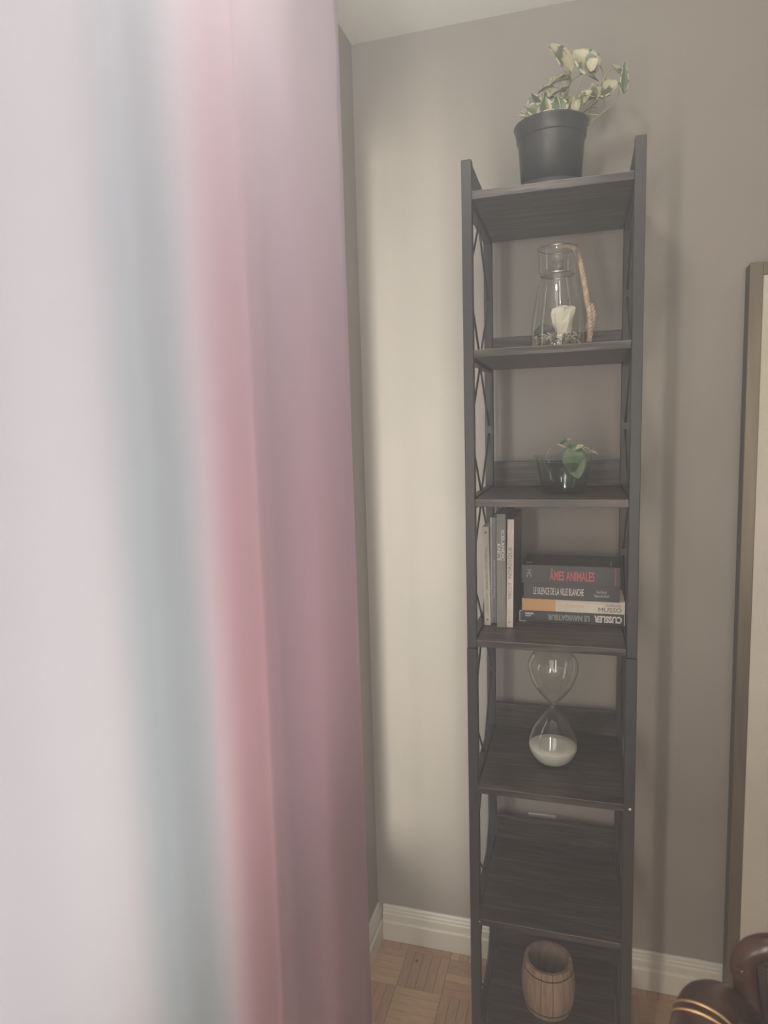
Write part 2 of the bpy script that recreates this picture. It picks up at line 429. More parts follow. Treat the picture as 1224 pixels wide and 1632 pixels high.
for k in range(6):
    zt_, zb_ = ST[k]-.022, ST[k+1]+.003
    zm = (zt_+zb_)/2; ym = D/2
    for x0 in (PW/2, W-PW/2):
        for (ya, yb) in ((ym, PW-.002), (ym, D-PW+.002)):
            s = 1 if yb > ym else -1
            for (za, zc) in ((zt_+.002, zm+.006), (zb_-.002, zm-.006)):
                b = bmesh.new(); tube(b, [(x0, ya+s*.003, za), (x0, yb, zc)], .0024, 8, 1); obj('brace_rod', b, M['rod'], shelf, True)
        for yb in (PW+.0012, D-PW-.0012):
            b = bmesh.new(); box(b, x0-.005, x0+.005, yb-.0012, yb+.0012, zm-.010, zm+.010); obj('brace_plate', b, M['rod'], shelf)
def screw(p, r=.0022, label='tiny screw cap, its glint painted white'):
    b = bmesh.new(); lathe(b, [(0, .0014), (r*.8, .0010), (r, 0), (0, 0)], 12)
    o = obj('screw_cap', b, M['screw'], shelf, True, loc=p, label=label); o.rotation_euler = (PI/2, 0, 0)
screw(at(1004, 1290, -.001), .0028); screw(at(764.5, 1468.5, -.001), .0013)
for (u, v, y) in ((981, 1176, D-PW-.0005),):
    screw(at(u, v, y), .0015)  # glint on the back post, put in as a white cap

# ------------------------------------------------------------------ books
def text_mesh(s, w, h, ang, bold=0.0, serif=False, space=1.0):
    cu = bpy.data.curves.new('t', 'FONT'); cu.body = s; cu.size = 1; cu.offset = bold; cu.space_character = space
    cu.resolution_u = 3
    o = bpy.data.objects.new('t', cu); COL.objects.link(o)
    dg = bpy.context.evaluated_depsgraph_get(); me = bpy.data.meshes.new_from_object(o.evaluated_get(dg))
    bpy.data.objects.remove(o)
    xs = [v.co.x for v in me.vertices]; yy = [v.co.y for v in me.vertices]
    x0, x1, y0, y1 = min(xs), max(xs), min(yy), max(yy)
    ca, sa = math.cos(ang), math.sin(ang)
    for v in me.vertices:
        tx = ((v.co.x-x0)/(x1-x0)-.5)*w; ty = ((v.co.y-y0)/(y1-y0)-.5)*h
        v.co = Vector((tx*ca-ty*sa, 0, tx*sa+ty*ca))
    me.materials.clear(); return me
def ink(c): 
    k = 'ink%s' % (c,)
    if k not in M: M[k] = mat('printed_ink', c, .5)
    return M[k]
def lettering(parent, s, c, x, z, w, h, ang=0, bold=0, y=-.0003, name='lettering', space=1.0, label=None):
    me = text_mesh(s, w, h, ang, bold, space=space); me.materials.append(ink(c)); me.name = name
    o = bpy.data.objects.new(name, me); COL.objects.link(o); o.parent = parent; o.location = (x, y, z)
    if label: o['label'] = label
    return o
def patch(parent, c, x0, x1, z0, z1, name='printed_panel', y=-.00025):
    o = obj(name, bx(x0, x1, y-.0001, y+.0002, z0, z1), ink(c), parent); return o
PAGES = noisy('pages', (.60, .56, .47), (.70, .66, .57), .8, 300, (1, .02, 1))
def book(label, loc, w, h, depth, color, flat, group, rz=0, ry=0, cover_rough=.4, side=None):
    """spine faces -Y; w along x, h along z"""
    t = thing('book', label, 'book', loc, rz, group); t.rotation_euler = (0, ry, rz)
    m1 = noisy('cover', color, tuple(min(1, c*1.12) for c in color), cover_rough, 40)
    cv = .0012; b = bmesh.new()
    if flat:
        box(b, -w/2, w/2, 0, cv, 0, h); box(b, -w/2, w/2, cv, depth, 0, cv); box(b, -w/2, w/2, cv, depth, h-cv, h)
        obj('pages', bx(-w/2+.0015, w/2-.0015, cv, depth-.0015, cv, h-cv), PAGES, t)
    else:
        box(b, -w/2, w/2, 0, cv, 0, h)
        if side is None: box(b, -w/2, -w/2+cv, cv, depth, 0, h); box(b, w/2-cv, w/2, cv, depth, 0, h)
        obj('pages', bx(-w/2+cv, w/2-cv, cv, depth-.0015, .0015, h-.0015), PAGES, t)
        if side:
            ms = noisy('board', side, tuple(c*1.2 for c in side), .35, 25)
            bb = bmesh.new(); box(bb, -w/2, -w/2+cv, cv, depth, 0, h); box(bb, w/2-cv, w/2, cv, depth, 0, h)
            obj('boards', bb, ms, t, label='dark boards')
    obj('cover', b, m1, t, bevel=.0004)
    return t
Z4 = ST[3]
GU = 'upright knitting books on the fourth shelf'; GF = 'novels lying in a stack on the fourth shelf'
def upright(label, y, ul, ur, vt, ub_l, ub_r, color, depth, **k):
    """edge pixels at the top and at the bottom give width, height and lean"""
    a, b2 = at(ul, vt, y), at(ur, vt, y); w_ = b2.x-a.x; top = a.z
    vb = 995; c = at(ub_l, vb, y); d = at(ub_r, vb, y)
    xt, xb = (a.x+b2.x)/2, (c.x+d.x)/2
    h = top-Z4; lean = math.atan2(xt-xb, h)
    return book(label, (xb, y, Z4+abs(math.sin(lean))*w_/2+.0002), w_, h-.001, depth, color, False, GU, ry=lean, **k), w_, h
# 1 cream spine
bk, w_, h_ = upright('slim cream knitting book standing leftmost on the fourth shelf', .110, 768.5, 778.5, 839, 773, 781.5, (.56, .54, .43), .19, cover_rough=.6)
lettering(bk, 'THE NORDIC KNITTING PRIMER', (.26, .25, .20), 0, h_*.58, h_*.44, w_*.42, -PI/2, 0)
lettering(bk, 'KRISTIN DRYSDALE', (.30, .29, .24), 0, h_*.22, h_*.2, w_*.28, -PI/2, 0)
b = bmesh.new(); lathe(b, [(0, 0), (.0022, 0), (.0022, .0004), (0, .0004)], 14); e = obj('emblem', b, ink((.10, .10, .08)), bk, loc=(0, -.0003, h_*.94)); e.rotation_euler = (PI/2, 0, 0)
patch(bk, (.14, .14, .10), -.002, .002, .010, .0145, 'publisher_mark')
# 2 violet grey spine with a pale edge
bk, w_, h_ = upright('slim violet grey knitting book standing second from left, white strip along its edge', .127, 781.5, 790.5, 824, 784.5, 790.5, (.16, .15, .19), .18)
patch(bk, (.62, .61, .62), -w_/2-.0002, -w_/2+.0022, 0, h_-.001, 'pale_edge')
lettering(bk, 'Tricoter le jacquard nordique', (.62, .62, .66), .0015, h_*.42, h_*.36, w_*.46, PI/2, .004)
lettering(bk, 'TT', (.45, .45, .5), .001, .018, .008, w_*.4, PI/2)
# 3 grey ICELANDIC KNITS
bk, w_, h_ = upright('thick grey book titled ICELANDIC KNITS standing third from left', .0975, 791, 805.8, 818.5, 792, 806.3, (.20, .195, .18), .20, cover_rough=.6)
lettering(bk, 'ICELANDIC', (.66, .64, .58), w_*.18, h_*.722, h_*.265, w_*.36, -PI/2, .02, label='large pale title')
lettering(bk, 'KNITS', (.66, .64, .58), -w_*.24, h_*.665, h_*.145, w_*.36, -PI/2, .02, label='large pale title')
lettering(bk, 'Beautiful knits inspired by the land of fire', (.33, .32, .29), w_*.12, h_*.36, h_*.42, w_*.14, -PI/2)
lettering(bk, 'HELENE MAGNUSSON', (.33, .32, .29), -w_*.2, h_*.37, h_*.42, w_*.16, -PI/2)
# 4 pink-white TRICOT NORDIQUE
bk, w_, h_ = upright('off white book titled TRICOT NORDIQUE standing rightmost of the upright books', .101, 808.6, 819.2, 827, 807.2, 817.6, (.60, .54, .49), .20, cover_rough=.55, side=(.050, .053, .060))
lettering(bk, 'NORDIQUE', (.10, .09, .09), 0, h_*.60, h_*.285, w_*.58, PI/2, 0, label='tall dark serif title')
lettering(bk, 'TRICOT', (.14, .13, .12), 0, h_*.34, h_*.155, w_*.48, PI/2, -.004)
lettering(bk, 'Sidsel Høivik', (.32, .27, .25), w_*.06, h_*.91, h_*.095, w_*.16, PI/2)
lettering(bk, 'Éditions Un', (.2, .18, .17), 0, h_*.125, h_*.09, w_*.16, PI/2)
lettering(bk, 'T', (.1, .09, .09), 0, .012, .007, w_*.34, PI/2, .01)
# stack
def flat(label, y, ul, ur, vtop_l, vbot_l, z0, color, depth, rz=0, **k):
    a = at(ul, (vtop_l+vbot_l)/2, y); b2 = at(ur, (vtop_l+vbot_l)/2, y)
    h = at(ul, vtop_l, y).z-at(ul, vbot_l, y).z
    w_ = b2.x-a.x
    t = book(label, ((a.x+b2.x)/2, y, z0), w_, h, depth, color, True, GF, rz=rz, **k)
    return t, w_, h, z0+h+.0002
DK = (.030, .033, .038)
bk, w_, h_, zz = flat('black paperback titled CUSSLER LE NAVIGATEUR lying upside down at the stack bottom', .152, 827.5, 996, 972.5, 991, Z4+.0002, DK, .115)
lettering(bk, 'CUSSLER', (.70, .68, .61), w_*.345, h_*.52, w_*.255, h_*.58, PI, .04, label='cream heavy title')
lettering(bk, 'LE NAVIGATEUR', (.26, .28, .28), -w_*.025, h_*.50, w_*.40, h_*.50, PI, .05, label='grey heavy title')
patch(bk, (.6, .58, .53), -w_*.44, -w_*.36, h_*.66, h_*.80, 'publisher_mark'); patch(bk, (.5, .48, .44), -w_*.44, -w_*.385, h_*.48, h_*.58, 'publisher_mark')
b = bmesh.new()
box(b, -w_/2+.0005, -w_/2+.0020, -.0006, .0001, .002, h_-.001); box(b, -w_/2+.0005, -w_/2+.006, -.0006, .0001, h_-.0022, h_-.0008); box(b, -w_/2+.0005, -w_/2+.015, -.0006, .0001, .0008, .0022)
obj('border_line', b, ink((.62, .62, .60)), bk)
obj('border_line', bx(w_/2-.0014, w_/2-.0004, -.0006, .0001, .001, h_-.001), ink((.62, .62, .60)), bk)
bk, w_, h_, zz = flat('white and orange paperback marked MUSSO second from the bottom of the stack', .150, 832, 996, 954, 973, zz, (.60, .54, .46), .115, cover_rough=.5)
patch(bk, (.62, .36, .15), -w_/2+.0003, -w_*.165, .0004, h_-.0004, 'orange_panel')
lettering(bk, 'MUSSO', (.06, .05, .05), w_*.36, h_*.32, w_*.22, h_*.36, 0, 0, label='black serif name')
lettering(bk, 'Guillaume', (.24, .20, .18), w_*.39, h_*.70, w_*.145, h_*.26)
lettering(bk, 'Angélique', (.62, .42, .24), w_*.02, h_*.52, w_*.18, h_*.45)
lettering(bk, 'MUSSO', (.72, .58, .36), -w_*.38, h_*.5, w_*.13, h_*.26)
bk, w_, h_, zz = flat('black paperback titled LE SILENCE DE LA VILLE BLANCHE in the middle of the stack', .146, 834.5, 987.5, 929, 954, zz, DK, .108, rz=-.02)
lettering(bk, 'LE SILENCE DE LA VILLE BLANCHE', (.72, .69, .62), -w_*.13, h_*.52, w_*.53, h_*.44, 0, .008, label='condensed white title')
lettering(bk, 'Eva García', (.5, .5, .5), w_*.32, h_*.60, w_*.10, h_*.17, 0, .01)
lettering(bk, 'Sáenz de Urturi', (.5, .5, .5), w_*.32, h_*.36, w_*.15, h_*.17, 0, .01)
bk, w_, h_, zz = flat('thick black paperback titled AMES ANIMALES in red on top of the stack', .144, 831, 989, 898, 927, zz, DK, .125, rz=-.03)
lettering(bk, 'ÂMES ANIMALES', (.55, .10, .12), w_*.02, h_*.52, w_*.455, h_*.66, 0, .018, label='large red title')
lettering(bk, 'HC', (.42, .42, .42), -w_*.42, h_*.52, h_*.42, h_*.26, PI/2+PI, .0)
lettering(bk, 'José Rodrigues', (.45, .09, .10), w_*.45, h_*.5, h_*.9, h_*.15, -PI/2, .02)
o = lettering(bk, 'VVVVV IIIIII MMMM NNN', (.13, .13, .14), w_*.15, h_+.0003, w_*.7, .05, 0, 0); o.rotation_euler = (-PI/2, 0, 0); o.location = (w_*.1, .062, h_+.0003)
b = bmesh.new()
box(b, -w_*.47, -w_*.40, .018, .034, h_, h_+.0003); box(b, w_*.40, w_*.415, .015, .060, h_, h_+.0003)
obj('barcode_panel', b, ink((.42, .42, .40)), bk)

# ------------------------------------------------------------------ hourglass (fifth shelf)
hc = Vector((.1676, .138, ST[4]))
hz = at(881, 1124, hc.y).z-ST[4]     # height of the neck
RB = .0545
hg = thing('hourglass', 'clear blown glass hourglass with white sand on the fifth shelf', 'hourglass', hc)
def bulb_profile(hn, R):
    P = [(0, .0012), (R*.42, .003), (R*.72, .0125), (R*.93, .029), (R, .044), (R*.965, .060), (R*.82, hn*.61), (R*.58, hn*.765), (R*.34, hn*.875), (R*.155, hn*.945), (.0054, hn*.985), (.0050, hn)]
    q = smoothpts([(a, b, 0) for a, b in P], 5); return [(max(0, p.x), p.y) for p in q]
low = bulb_profile(hz, RB)
full = low + [(r, 2*hz-z) for r, z in reversed(low[:-1])]
t_ = .0011
inner = []
for i, (r, z) in enumerate(low):
    a = low[max(i-1, 0)]; c = low[min(i+1, len(low)-1)]
    tx, tz = c[0]-a[0], c[1]-a[1]; l = math.hypot(tx, tz) or 1
    inner.append((max(0, r-tz/l*t_), z+tx/l*t_))
inner[0] = (0, low[0][1]+t_)
finner = inner + [(r, 2*hz-z) for r, z in reversed(inner[:-1])]
b = bmesh.new(); lathe(b, full, 64); lathe(b, list(reversed(finner)), 64)
go = obj('glass_bulbs', b, M['glass'], hg, True, recalc=False)
# orient: outer outward / inner inward comes from recalc on two shells
b = bmesh.new(); sp = [(r*.985, z+.0006) for r, z in inner if z < .0425]
lvl = .0430; sp = [(0, sp[0][1])]+sp[1:]
rl = sp[-1][0]
lathe(b, sp+[(rl*.99, lvl+.0015), (rl*.6, lvl+.0008), (0, lvl-.001)], 48)
b2 = bmesh.new(); lathe(b2, [(.0075, hz-.0045), (.0098, hz-.002), (.0098, hz+.002), (.0075, hz+.0045)], 28, close_profile=False); obj('neck_ring', b2, M['glass'], hg, True)
so = obj('sand', b, M['sand'], hg, True, label='fine white sand in the lower bulb'); so['kind'] = 'stuff'

# ------------------------------------------------------------------ glass jar (second shelf)
jc = Vector((.1750, .125, ST[1]))
def zpx(u, v, y, base): return at(u, v, y).z-base
zj = lambda v: at(890, v, jc.y).z-jc.z
jar = thing('glass_jar', 'clear glass jar with wide faceted neck and rope handle on the second shelf', 'jar', jc)
z_nb, z_top = zj(438), zj(398)
J = [(.0500, 0), (.0525, .004), (.0533, .020), (.0525, .050), (.0478, .085), (.0415, z_nb-.030), (.0352, z_nb-.006), (.0330, z_nb), (.0375, z_nb+.006), (.0385, z_nb+.012), (.0385, z_top-.006), (.0370, z_top)]
q = [(p.x, p.y) for p in smoothpts([(a, c, 0) for a, c in J], 4)]
inn = [(r-.0020, max(z, .0035)) for r, z in q]
b = bmesh.new()
outer = [(0, 0)]+q; lathe(b, outer+list(reversed(inn))+[(0, .0035)], 56)
obj('jar_body', b, M['glass'], jar, True)
b = bmesh.new(); lathe(b, [(.0376, z_top+.0004), (.0392, z_top+.0004), (.0392, z_top+.0026), (.0376, z_top+.0026)], 48, close_profile=True)
obj('rim_ring', b, M['steel'], jar, True)
b = bmesh.new(); lathe(b, [(.0335, z_nb-.0015), (.0352, z_nb-.0015), (.0352, z_nb+.0015), (.0335, z_nb+.0015)], 48, close_profile=True)
obj('neck_ring', b, M['steel'], jar, True)
# wick holder cup in the neck
b = bmesh.new(); lathe(b, [(0, z_top-.040), (.011, z_top-.040), (.0115, z_top-.020), (.0105, z_top-.020), (.0100, z_top-.038), (0, z_top-.038)], 24)
obj('neck_insert', b, M['glass'], jar, True)
# rope: handle over the neck, down the right side, knot at the end
def rope(pts, r, parent, name='rope_handle'):
    P = smoothpts(pts, 10); b = bmesh.new()
    for ph in (0, 2*PI/3, 4*PI/3):
        Q = []; L_ = 0
        nrm = None
        for i, p in enumerate(P):
            t = (P[min(i+1, len(P)-1)]-P[max(i-1, 0)]).normalized()
            if nrm is None: nrm = t.orthogonal().normalized()
            nrm = (nrm-t*nrm.dot(t)).normalized(); bb = t.cross(nrm)
            if i: L_ += (P[i]-P[i-1]).length
            a = L_/.022*2*PI+ph
            Q.append(p+(nrm*math.cos(a)+bb*math.sin(a))*r*.5)
        tube(b, Q, r*.50, 7, 1)
    return obj(name, b, M['rope'], parent, True)
def jl(u, v, dy): p = at(u, v, jc.y+dy); return p-jc
pts = [jl(889, 396, .035)+Vector((0, 0, .001)), jl(905, 391, .030), jl(917, 397, .022), jl(925, 420, .018), jl(931, 450, .016), jl(936, 480, .014), jl(940, 505, .014), jl(940, 530, .016), jl(939, 545, .018)]
for p in pts[-3:]:
    p.z = max(p.z, .006)
rope(pts, .0060, jar)
rope([jl(941, 486, .022), jl(945, 500, .022), jl(943, 520, .024), jl(940, 535, .026)], .0062, jar, 'rope_end')
b = bmesh.new()
for i in range(9):
    p0 = jl(937, 512, .020); p1 = jl(937+i*1.8-5, 530+random.uniform(-4, 2), .02+random.uniform(-.01, .008)); p1.z = max(p1.z, .004)
    tube(b, [p0, (p0+p1)/2+Vector((random.uniform(-.003, .003), 0, 0)), p1], .0007, 5, 3)
obj('frayed_fibres', b, M['rope'], jar, True)
# contents
b = bmesh.new(); rg = random.Random(5)
for i in range(620):
    a = rg.uniform(0, 2*PI); rr = .046*math.sqrt(rg.random()); z = .0045+rg.random()*.027
    r = bmesh.ops.create_icosphere(b, subdivisions=1, radius=rg.uniform(.0018, .0034))
    sc = Vector((rg.uniform(.7, 1.3), rg.uniform(.7, 1.3), rg.uniform(.6, 1)))
    for v in r['verts']: v.co = Vector((v.co.x*sc.x+rr*math.cos(a), v.co.y*sc.y+rr*math.sin(a), v.co.z*sc.z+z+.002))
go = obj('gravel', b, M['gravel'], None, loc=jc); tag(go, 'bed of mixed brown and white gravel inside the glass jar', 'gravel', kind='stuff')
b = bmesh.new()
P0 = jl(898, 532, 0); rings = []
prof = [(0.0, .004), (.08, .008), (.28, .0125), (.55, .0175), (.82, .0205), (.93, .0195), (1.0, .014)]
base = Vector((P0.x, 0, .016)); H = .074
for k, (s, r) in enumerate(prof):
    ring = []
    for i in range(9):
        a = 2*PI*i/9+k*.12; rr = 1.12*r*(1+.14*math.sin(i*2.7+k*.9)+rg.uniform(-.06, .06))
        ring.append(b.verts.new(base+Vector((rr*math.cos(a)+(.004 if k < 2 else 0), rr*.75*math.sin(a), s*H+rg.uniform(-.0015, .0015)))))
    rings.append(ring)
for a_, c_ in zip(rings[:-1], rings[1:]):
    for i in range(9): b.faces.new((a_[i], a_[(i+1) % 9], c_[(i+1) % 9], c_[i]))
b.faces.new(rings[0]); b.faces.new(rings[-1])
tag(obj('white_crystal', b, M['white_stone'], None, loc=jc), 'rough cream white stone standing on the gravel inside the jar', 'stone')
b = bmesh.new(); r = bmesh.ops.create_icosphere(b, subdivisions=3, radius=.0195)
pd = jl(864, 522, 0)
for v in r['verts']:
    v.co = Vector((v.co.x*1.05, v.co.y, v.co.z*.85))*(1+.06*math.sin(v.co.x*300)*math.cos(v.co.z*260)) + Vector((-.0275, .004, .0400))
tag(obj('dark_stone', b, M['dark_stone'], None, True, loc=jc), 'dark rounded stone at the left inside the jar', 'stone')
b = bmesh.new()
for (x, y, tx, tz) in ((.004, .016, -.006, .105), (.012, .020, .022, .11), (.018, .015, .030, .095), (-.002, .018, -.016, .09)):
    tube(b, [(x, y, .018), (x+(tx-x)*.4, y, tz*.55), (tx, y*.6, tz)], .0008, 6, 5)
    tube(b, [(x+(tx-x)*.4, y, tz*.55), (x+(tx-x)*.4+.008, y-.003, tz*.72), (x+(tx-x)*.4+.011, y-.004, tz*.86)], .0005, 5, 3)
tag(obj('dried_twigs', b, M['twig'], None, True, loc=jc), 'thin dried twigs standing behind the white stone inside the jar', 'twigs')

# ------------------------------------------------------------------ leaves
def leaf(parent, base, tip, width, up=(0, -.3, 1), fold=.25, curl=.2, m='leaf', name='leaf', nu=11, nv=9, edge=True, blunt=.62):
    base, tip = Vector(base), Vector(tip); ax = tip-base; Ln = ax.length; ax.normalize()
    up = Vector(up); side = ax.cross(up).normalized(); nrm = side.cross(ax).normalized()
    b = bmesh.new(); G = []
    for i in range(nu):
        s = i/(nu-1)
        wd = width/2*(math.sin(PI*min(1, s**blunt))**.75 if 0 < s < 1 else 0.04)
        row = []
        for j in range(nv):
            t = 2*j/(nv-1)-1
            back = -.10*Ln*abs(t)*(1-s)**3
            p = base+ax*(s*Ln+back)+side*(t*wd)+nrm*(abs(t)*wd*fold-curl*Ln*(s-.1)**2+.04*wd*math.sin(6*s+3*t))
            row.append(b.verts.new(p))
        G.append(row)
    for i in range(nu-1):
        for j in range(nv-1): b.faces.new((G[i][j], G[i+1][j], G[i+1][j+1], G[i][j+1]))
    bmesh.ops.remove_doubles(b, verts=b.verts, dist=1e-6)
    o = obj(name, b, M[m], parent, True)
    o.data.materials.append(M['leaf_edge'])
    npoly = len(o.data.polygons)
    if edge and m != 'leaf_edge' and npoly == (nu-1)*(nv-1):
        for k, p in enumerate(o.data.polygons):
            if k % (nv-1) in (0, nv-2) and (k*7+npoly+int(Ln*1e4)) % 3: p.material_index = 1
    s = o.modifiers.new('thick', 'SOLIDIFY'); s.thickness = .0006
    return o
def stem(parent, pts, r=.0012, m='stem'):
    b = bmesh.new(); tube(b, pts, lambda s: r*(1-.3*s), 7, 6); return obj('stem', b, M[m], parent, True)

# ------------------------------------------------------------------ potted pothos (top shelf)
pc = Vector((.160, .150, ST[0]))
plant = thing('potted_plant', 'variegated pothos plant in a black nursery pot on top of the bookshelf', 'plant', pc)
z_rim = at(878, 203, pc.y).z-pc.z
RR = .0745
b = bmesh.new()
lathe(b, [(0, .006), (.047, .006), (.050, .010), (.0605, z_rim-.030), (.0610, z_rim-.028), (.0680, z_rim-.0275), (.0690, z_rim-.024), (.0715, z_rim-.004), (.0745, z_rim-.0015), (.0745, z_rim+.001), (.0720, z_rim+.001), (.0690, z_rim-.004), (.0665, z_rim-.02), (.058, .02), (0, .02)], 64)
obj('pot', b, M['pot'], plant, True)
b = bmesh.new(); lathe(b, [(0, 0), (.058, 0), (.0745, .034), (.0730, .0345), (.057, .0025), (0, .0025)], 48); obj('saucer', b, M['pot'], plant, True)
b = bmesh.new(); lathe(b, [(0, z_rim-.012), (.03, z_rim-.010), (.067, z_rim-.014), (.066, z_rim-.02), (0, z_rim-.02)], 32); obj('soil', b, M['soil'], plant, True)
def pl(u, v, dy=0): return at(u, v, pc.y+dy)-pc
ZR = z_rim-.012
def root_at(x, y): return Vector((x, y, ZR))
LV = [ # base px, tip px, width, dy base, dy tip, up, fold, mat
 ((908, 112), (876, 64), .034, -.01, -.03, (.6, -.8, .3), .35, 'leaf'),
 ((948, 112), (914, 78), .032, .0, -.01, (-.5, -.7, .6), .3, 'leaf'),
 ((938, 108), (953, 94), .018, -.01, -.02, (.5, -.8, .3), .2, 'leaf_edge'),
 ((965, 132), (956, 92), .006, .02, .03, (1, -.3, .2), .5, 'leaf_pale'),
 ((988, 116), (975, 100), .014, .02, .03, (.2, -.5, .9), .5, 'leaf'),
 ((994, 146), (997, 97), .012, .0, -.01, (.25, -1, 0), .25, 'leaf_green'),
 ((958, 148), (988, 130), .030, -.01, -.025, (-.4, -.8, .4), .25, 'leaf'),
 ((953, 138), (940, 158), .020, -.005, -.02, (.5, -.8, .2), .3, 'leaf_pale'),
 ((926, 118), (955, 125), .026, .02, .03, (0, -.6, .8), .3, 'leaf'),
 ((905, 130), (900, 108), .016, .0, .0, (.9, -.4, .1), .4, 'leaf_pale'),
 ((903, 128), (874, 132), .030, -.01, -.03, (0, -.4, .9), .6, 'leaf_pale'),
 ((898, 146), (874, 150), .032, -.02, -.045, (0, -.5, .9), .5, 'leaf'),
 ((880, 138), (855, 146), .020, .0, .0, (.2, -.5, .9), .5, 'leaf_pale'),
 ((858, 176), (846, 150), .026, -.01, -.025, (-.4, -.8, .2), .35, 'leaf'),
 ((864, 182), (836, 168), .022, -.02, -.03, (-.3, -.9, .4), .3, 'leaf_pale'),
 ((872, 188), (869, 154), .028, -.03, -.04, (.2, -1, .2), .2, 'leaf'),
 ((892, 182), (888, 152), .026, -.03, -.035, (0, -1, .2), .25, 'leaf_green'),
 ((915, 176), (924, 158), .018, -.03, -.04, (-.5, -.9, .2), .25, 'leaf_edge'),
 ((926, 162), (942, 143), .022, -.02, -.03, (-.5, -.8, .3), .3, 'leaf_pale'),
 ((955, 156), (930, 146), .022, -.01, -.03, (0, -.8, .6), .3, 'leaf'),
 ((880, 190), (866, 176), .022, -.045, -.05, (0, -1, .3), .2, 'leaf_pale'),
 ((905, 170), (912, 150), .020, -.01, -.02, (.5, -.8, .1), .3, 'leaf'),
 ((850, 186), (828, 176), .012, -.03, -.04, (0, -.6, .8), .4, 'leaf_pale'),
 ((853, 190), (826, 181), .010, -.04, -.05, (0, -.6, .8), .4, 'leaf_edge'),
 ((853, 186), (838, 176), .010, -.02, -.03, (0, -.6, .8), .4, 'leaf_edge'),
 ((852, 188), (829, 184), .010, -.04, -.055, (0, -.6, .8), .4, 'leaf_pale'),
 ((958, 158), (972, 150), .014, .0, .0, (0, -.6, .8), .4, 'leaf'),
 ((875, 160), (868, 145), .018, .01, .02, (0, -.8, .4), .3, 'leaf_pale'),
]
for (bp_, tp_, wd, d0, d1, up, fo, mm) in LV:
    B_, T_ = pl(*bp_, d0), pl(*tp_, d1)
    leaf(plant, B_, T_, wd*1.45, up, fo, .15, mm)
ST_ = [((908, 112), (903, 150), (898, 188), -.01), ((948, 112), (925, 130), (903, 175), 0), ((986, 145), (978, 165), (957, 186), 0),
       ((958, 148), (935, 170), (912, 190), -.01), ((944, 148), (930, 168), (915, 190), -.02), ((966, 128), (960, 145), (940, 180), .01),
       ((893, 130), (893, 160), (890, 190), -.02), ((903, 128), (900, 160), (895, 190), -.015), ((880, 138), (866, 150), (876, 190), 0),
       ((858, 176), (864, 184), (872, 192), -.02), ((882, 148), (886, 170), (884, 192), -.03), ((888, 152), (893, 172), (887, 192), -.035),
       ((912, 150), (906, 170), (902, 190), -.02), ((926, 118), (906, 140), (903, 185), .01), ((870, 154), (874, 172), (880, 190), -.035), ((988, 116), (968, 116), (964, 140), .02)]
for (a, b2, c, dy) in ST_:
    p2 = pl(*c, dy); p2.z = min(p2.z, ZR+.001)
    rad = math.hypot(p2.x, p2.y)
    if rad > .06: p2.x *= .06/rad; p2.y *= .06/rad
    stem(plant, [pl(*a, dy), pl(*b2, dy), p2], .0016)
stem(plant, [pl(957, 184, 0), pl(935, 182, -.0), pl(918, 188, -.0), pl(900, 194, 0)], .0013)
stem(plant, [pl(962, 150, .01), pl(961, 170, .01), pl(952, 184, .005)], .0009)
stem(plant, [pl(953, 160, .01), pl(935, 176, 0), pl(910, 192, 0)], .0008, 'root')
stem(plant, [pl(953, 172, -.01), pl(940, 172, -.01), pl(925, 182, -.01), pl(905, 192, -.01)], .0007, 'root')
stem(plant, [pl(940, 184, .0), pl(939, 192, .0), pl(936, 196, 0)], .0006, 'root')
stem(plant, [pl(934, 184, .0), pl(938, 192, .0), pl(939, 200, 0)], .0006, 'root')

# ------------------------------------------------------------------ clear bowl with a pothos cutting (third shelf)
cc = Vector((.1893, .155, ST[2]))
a_, b_ = at(851, 727, cc.y), at(947, 727, cc.y); cr_ = (b_.x-a_.x)/2; cc.x = (a_.x+b_.x)/2
cz_ = a_.z-cc.z+.002
cup = thing('clear_bowl', 'clear shallow plastic tub of water on the third shelf', 'bowl', cc)
b = bmesh.new(); rb = cr_*.74; tt = .0012
lathe(b, [(0, .0), (rb-.004, 0), (rb, .004), (cr_*.93, cz_-.006), (cr_*.94, cz_-.005), (cr_, cz_-.004), (cr_, cz_), (cr_*.92, cz_), (cr_*.93-tt, cz_-.006), (rb-tt, .005), (rb-.005, tt), (0, tt)], 56)
obj('bowl_wall', b, M['plastic'], cup, True)
b = bmesh.new(); wl = cz_*.80; rw = rb+(cr_*.93-rb)*((wl-.004)/(cz_-.01))-tt-.0003
lathe(b, [(0, tt+.0004), (rb-.0055, tt+.0004), (rb-tt-.0003, .0055), (rw, wl), (0, wl)], 48); obj('water', b, M['water'], cup, True)
cut = thing('pothos_cutting', 'small pothos cutting with one broad green leaf rooting in the clear tub', 'plant', cc)
def cl(u, v, dy=0): return at(u, v, cc.y+dy)-cc
leaf(cut, cl(911, 712, -.03), cl(922, 762, -.055), .050, (.1, -1, .1), .10, .10, 'leaf_green', edge=False, blunt=.8)
leaf(cut, cl(914, 716, -.02), cl(954, 722, -.03), .018, (0, -.5, .9), .6, .05, 'leaf')
leaf(cut, cl(916, 716, -.03), cl(930, 709, -.04), .014, (0, -.7, .7), .3, .1, 'leaf_edge')
leaf(cut, cl(903, 715, .0), cl(888, 707, -.005), .008, (.2, -.5, .8), .5, .1, 'leaf_edge')
leaf(cut, cl(892, 709, .01), cl(910, 698, .005), .011, (0, -.6, .7), .5, .1, 'leaf')
stem(cut, [cl(873, 722, .0), cl(880, 712, .0), cl(890, 708, 0), cl(903, 715, 0), cl(914, 716, -.02)], .0009)
stem(cut, [cl(890, 722, .0), cl(896, 717, .0), cl(906, 716, 0)], .0008)
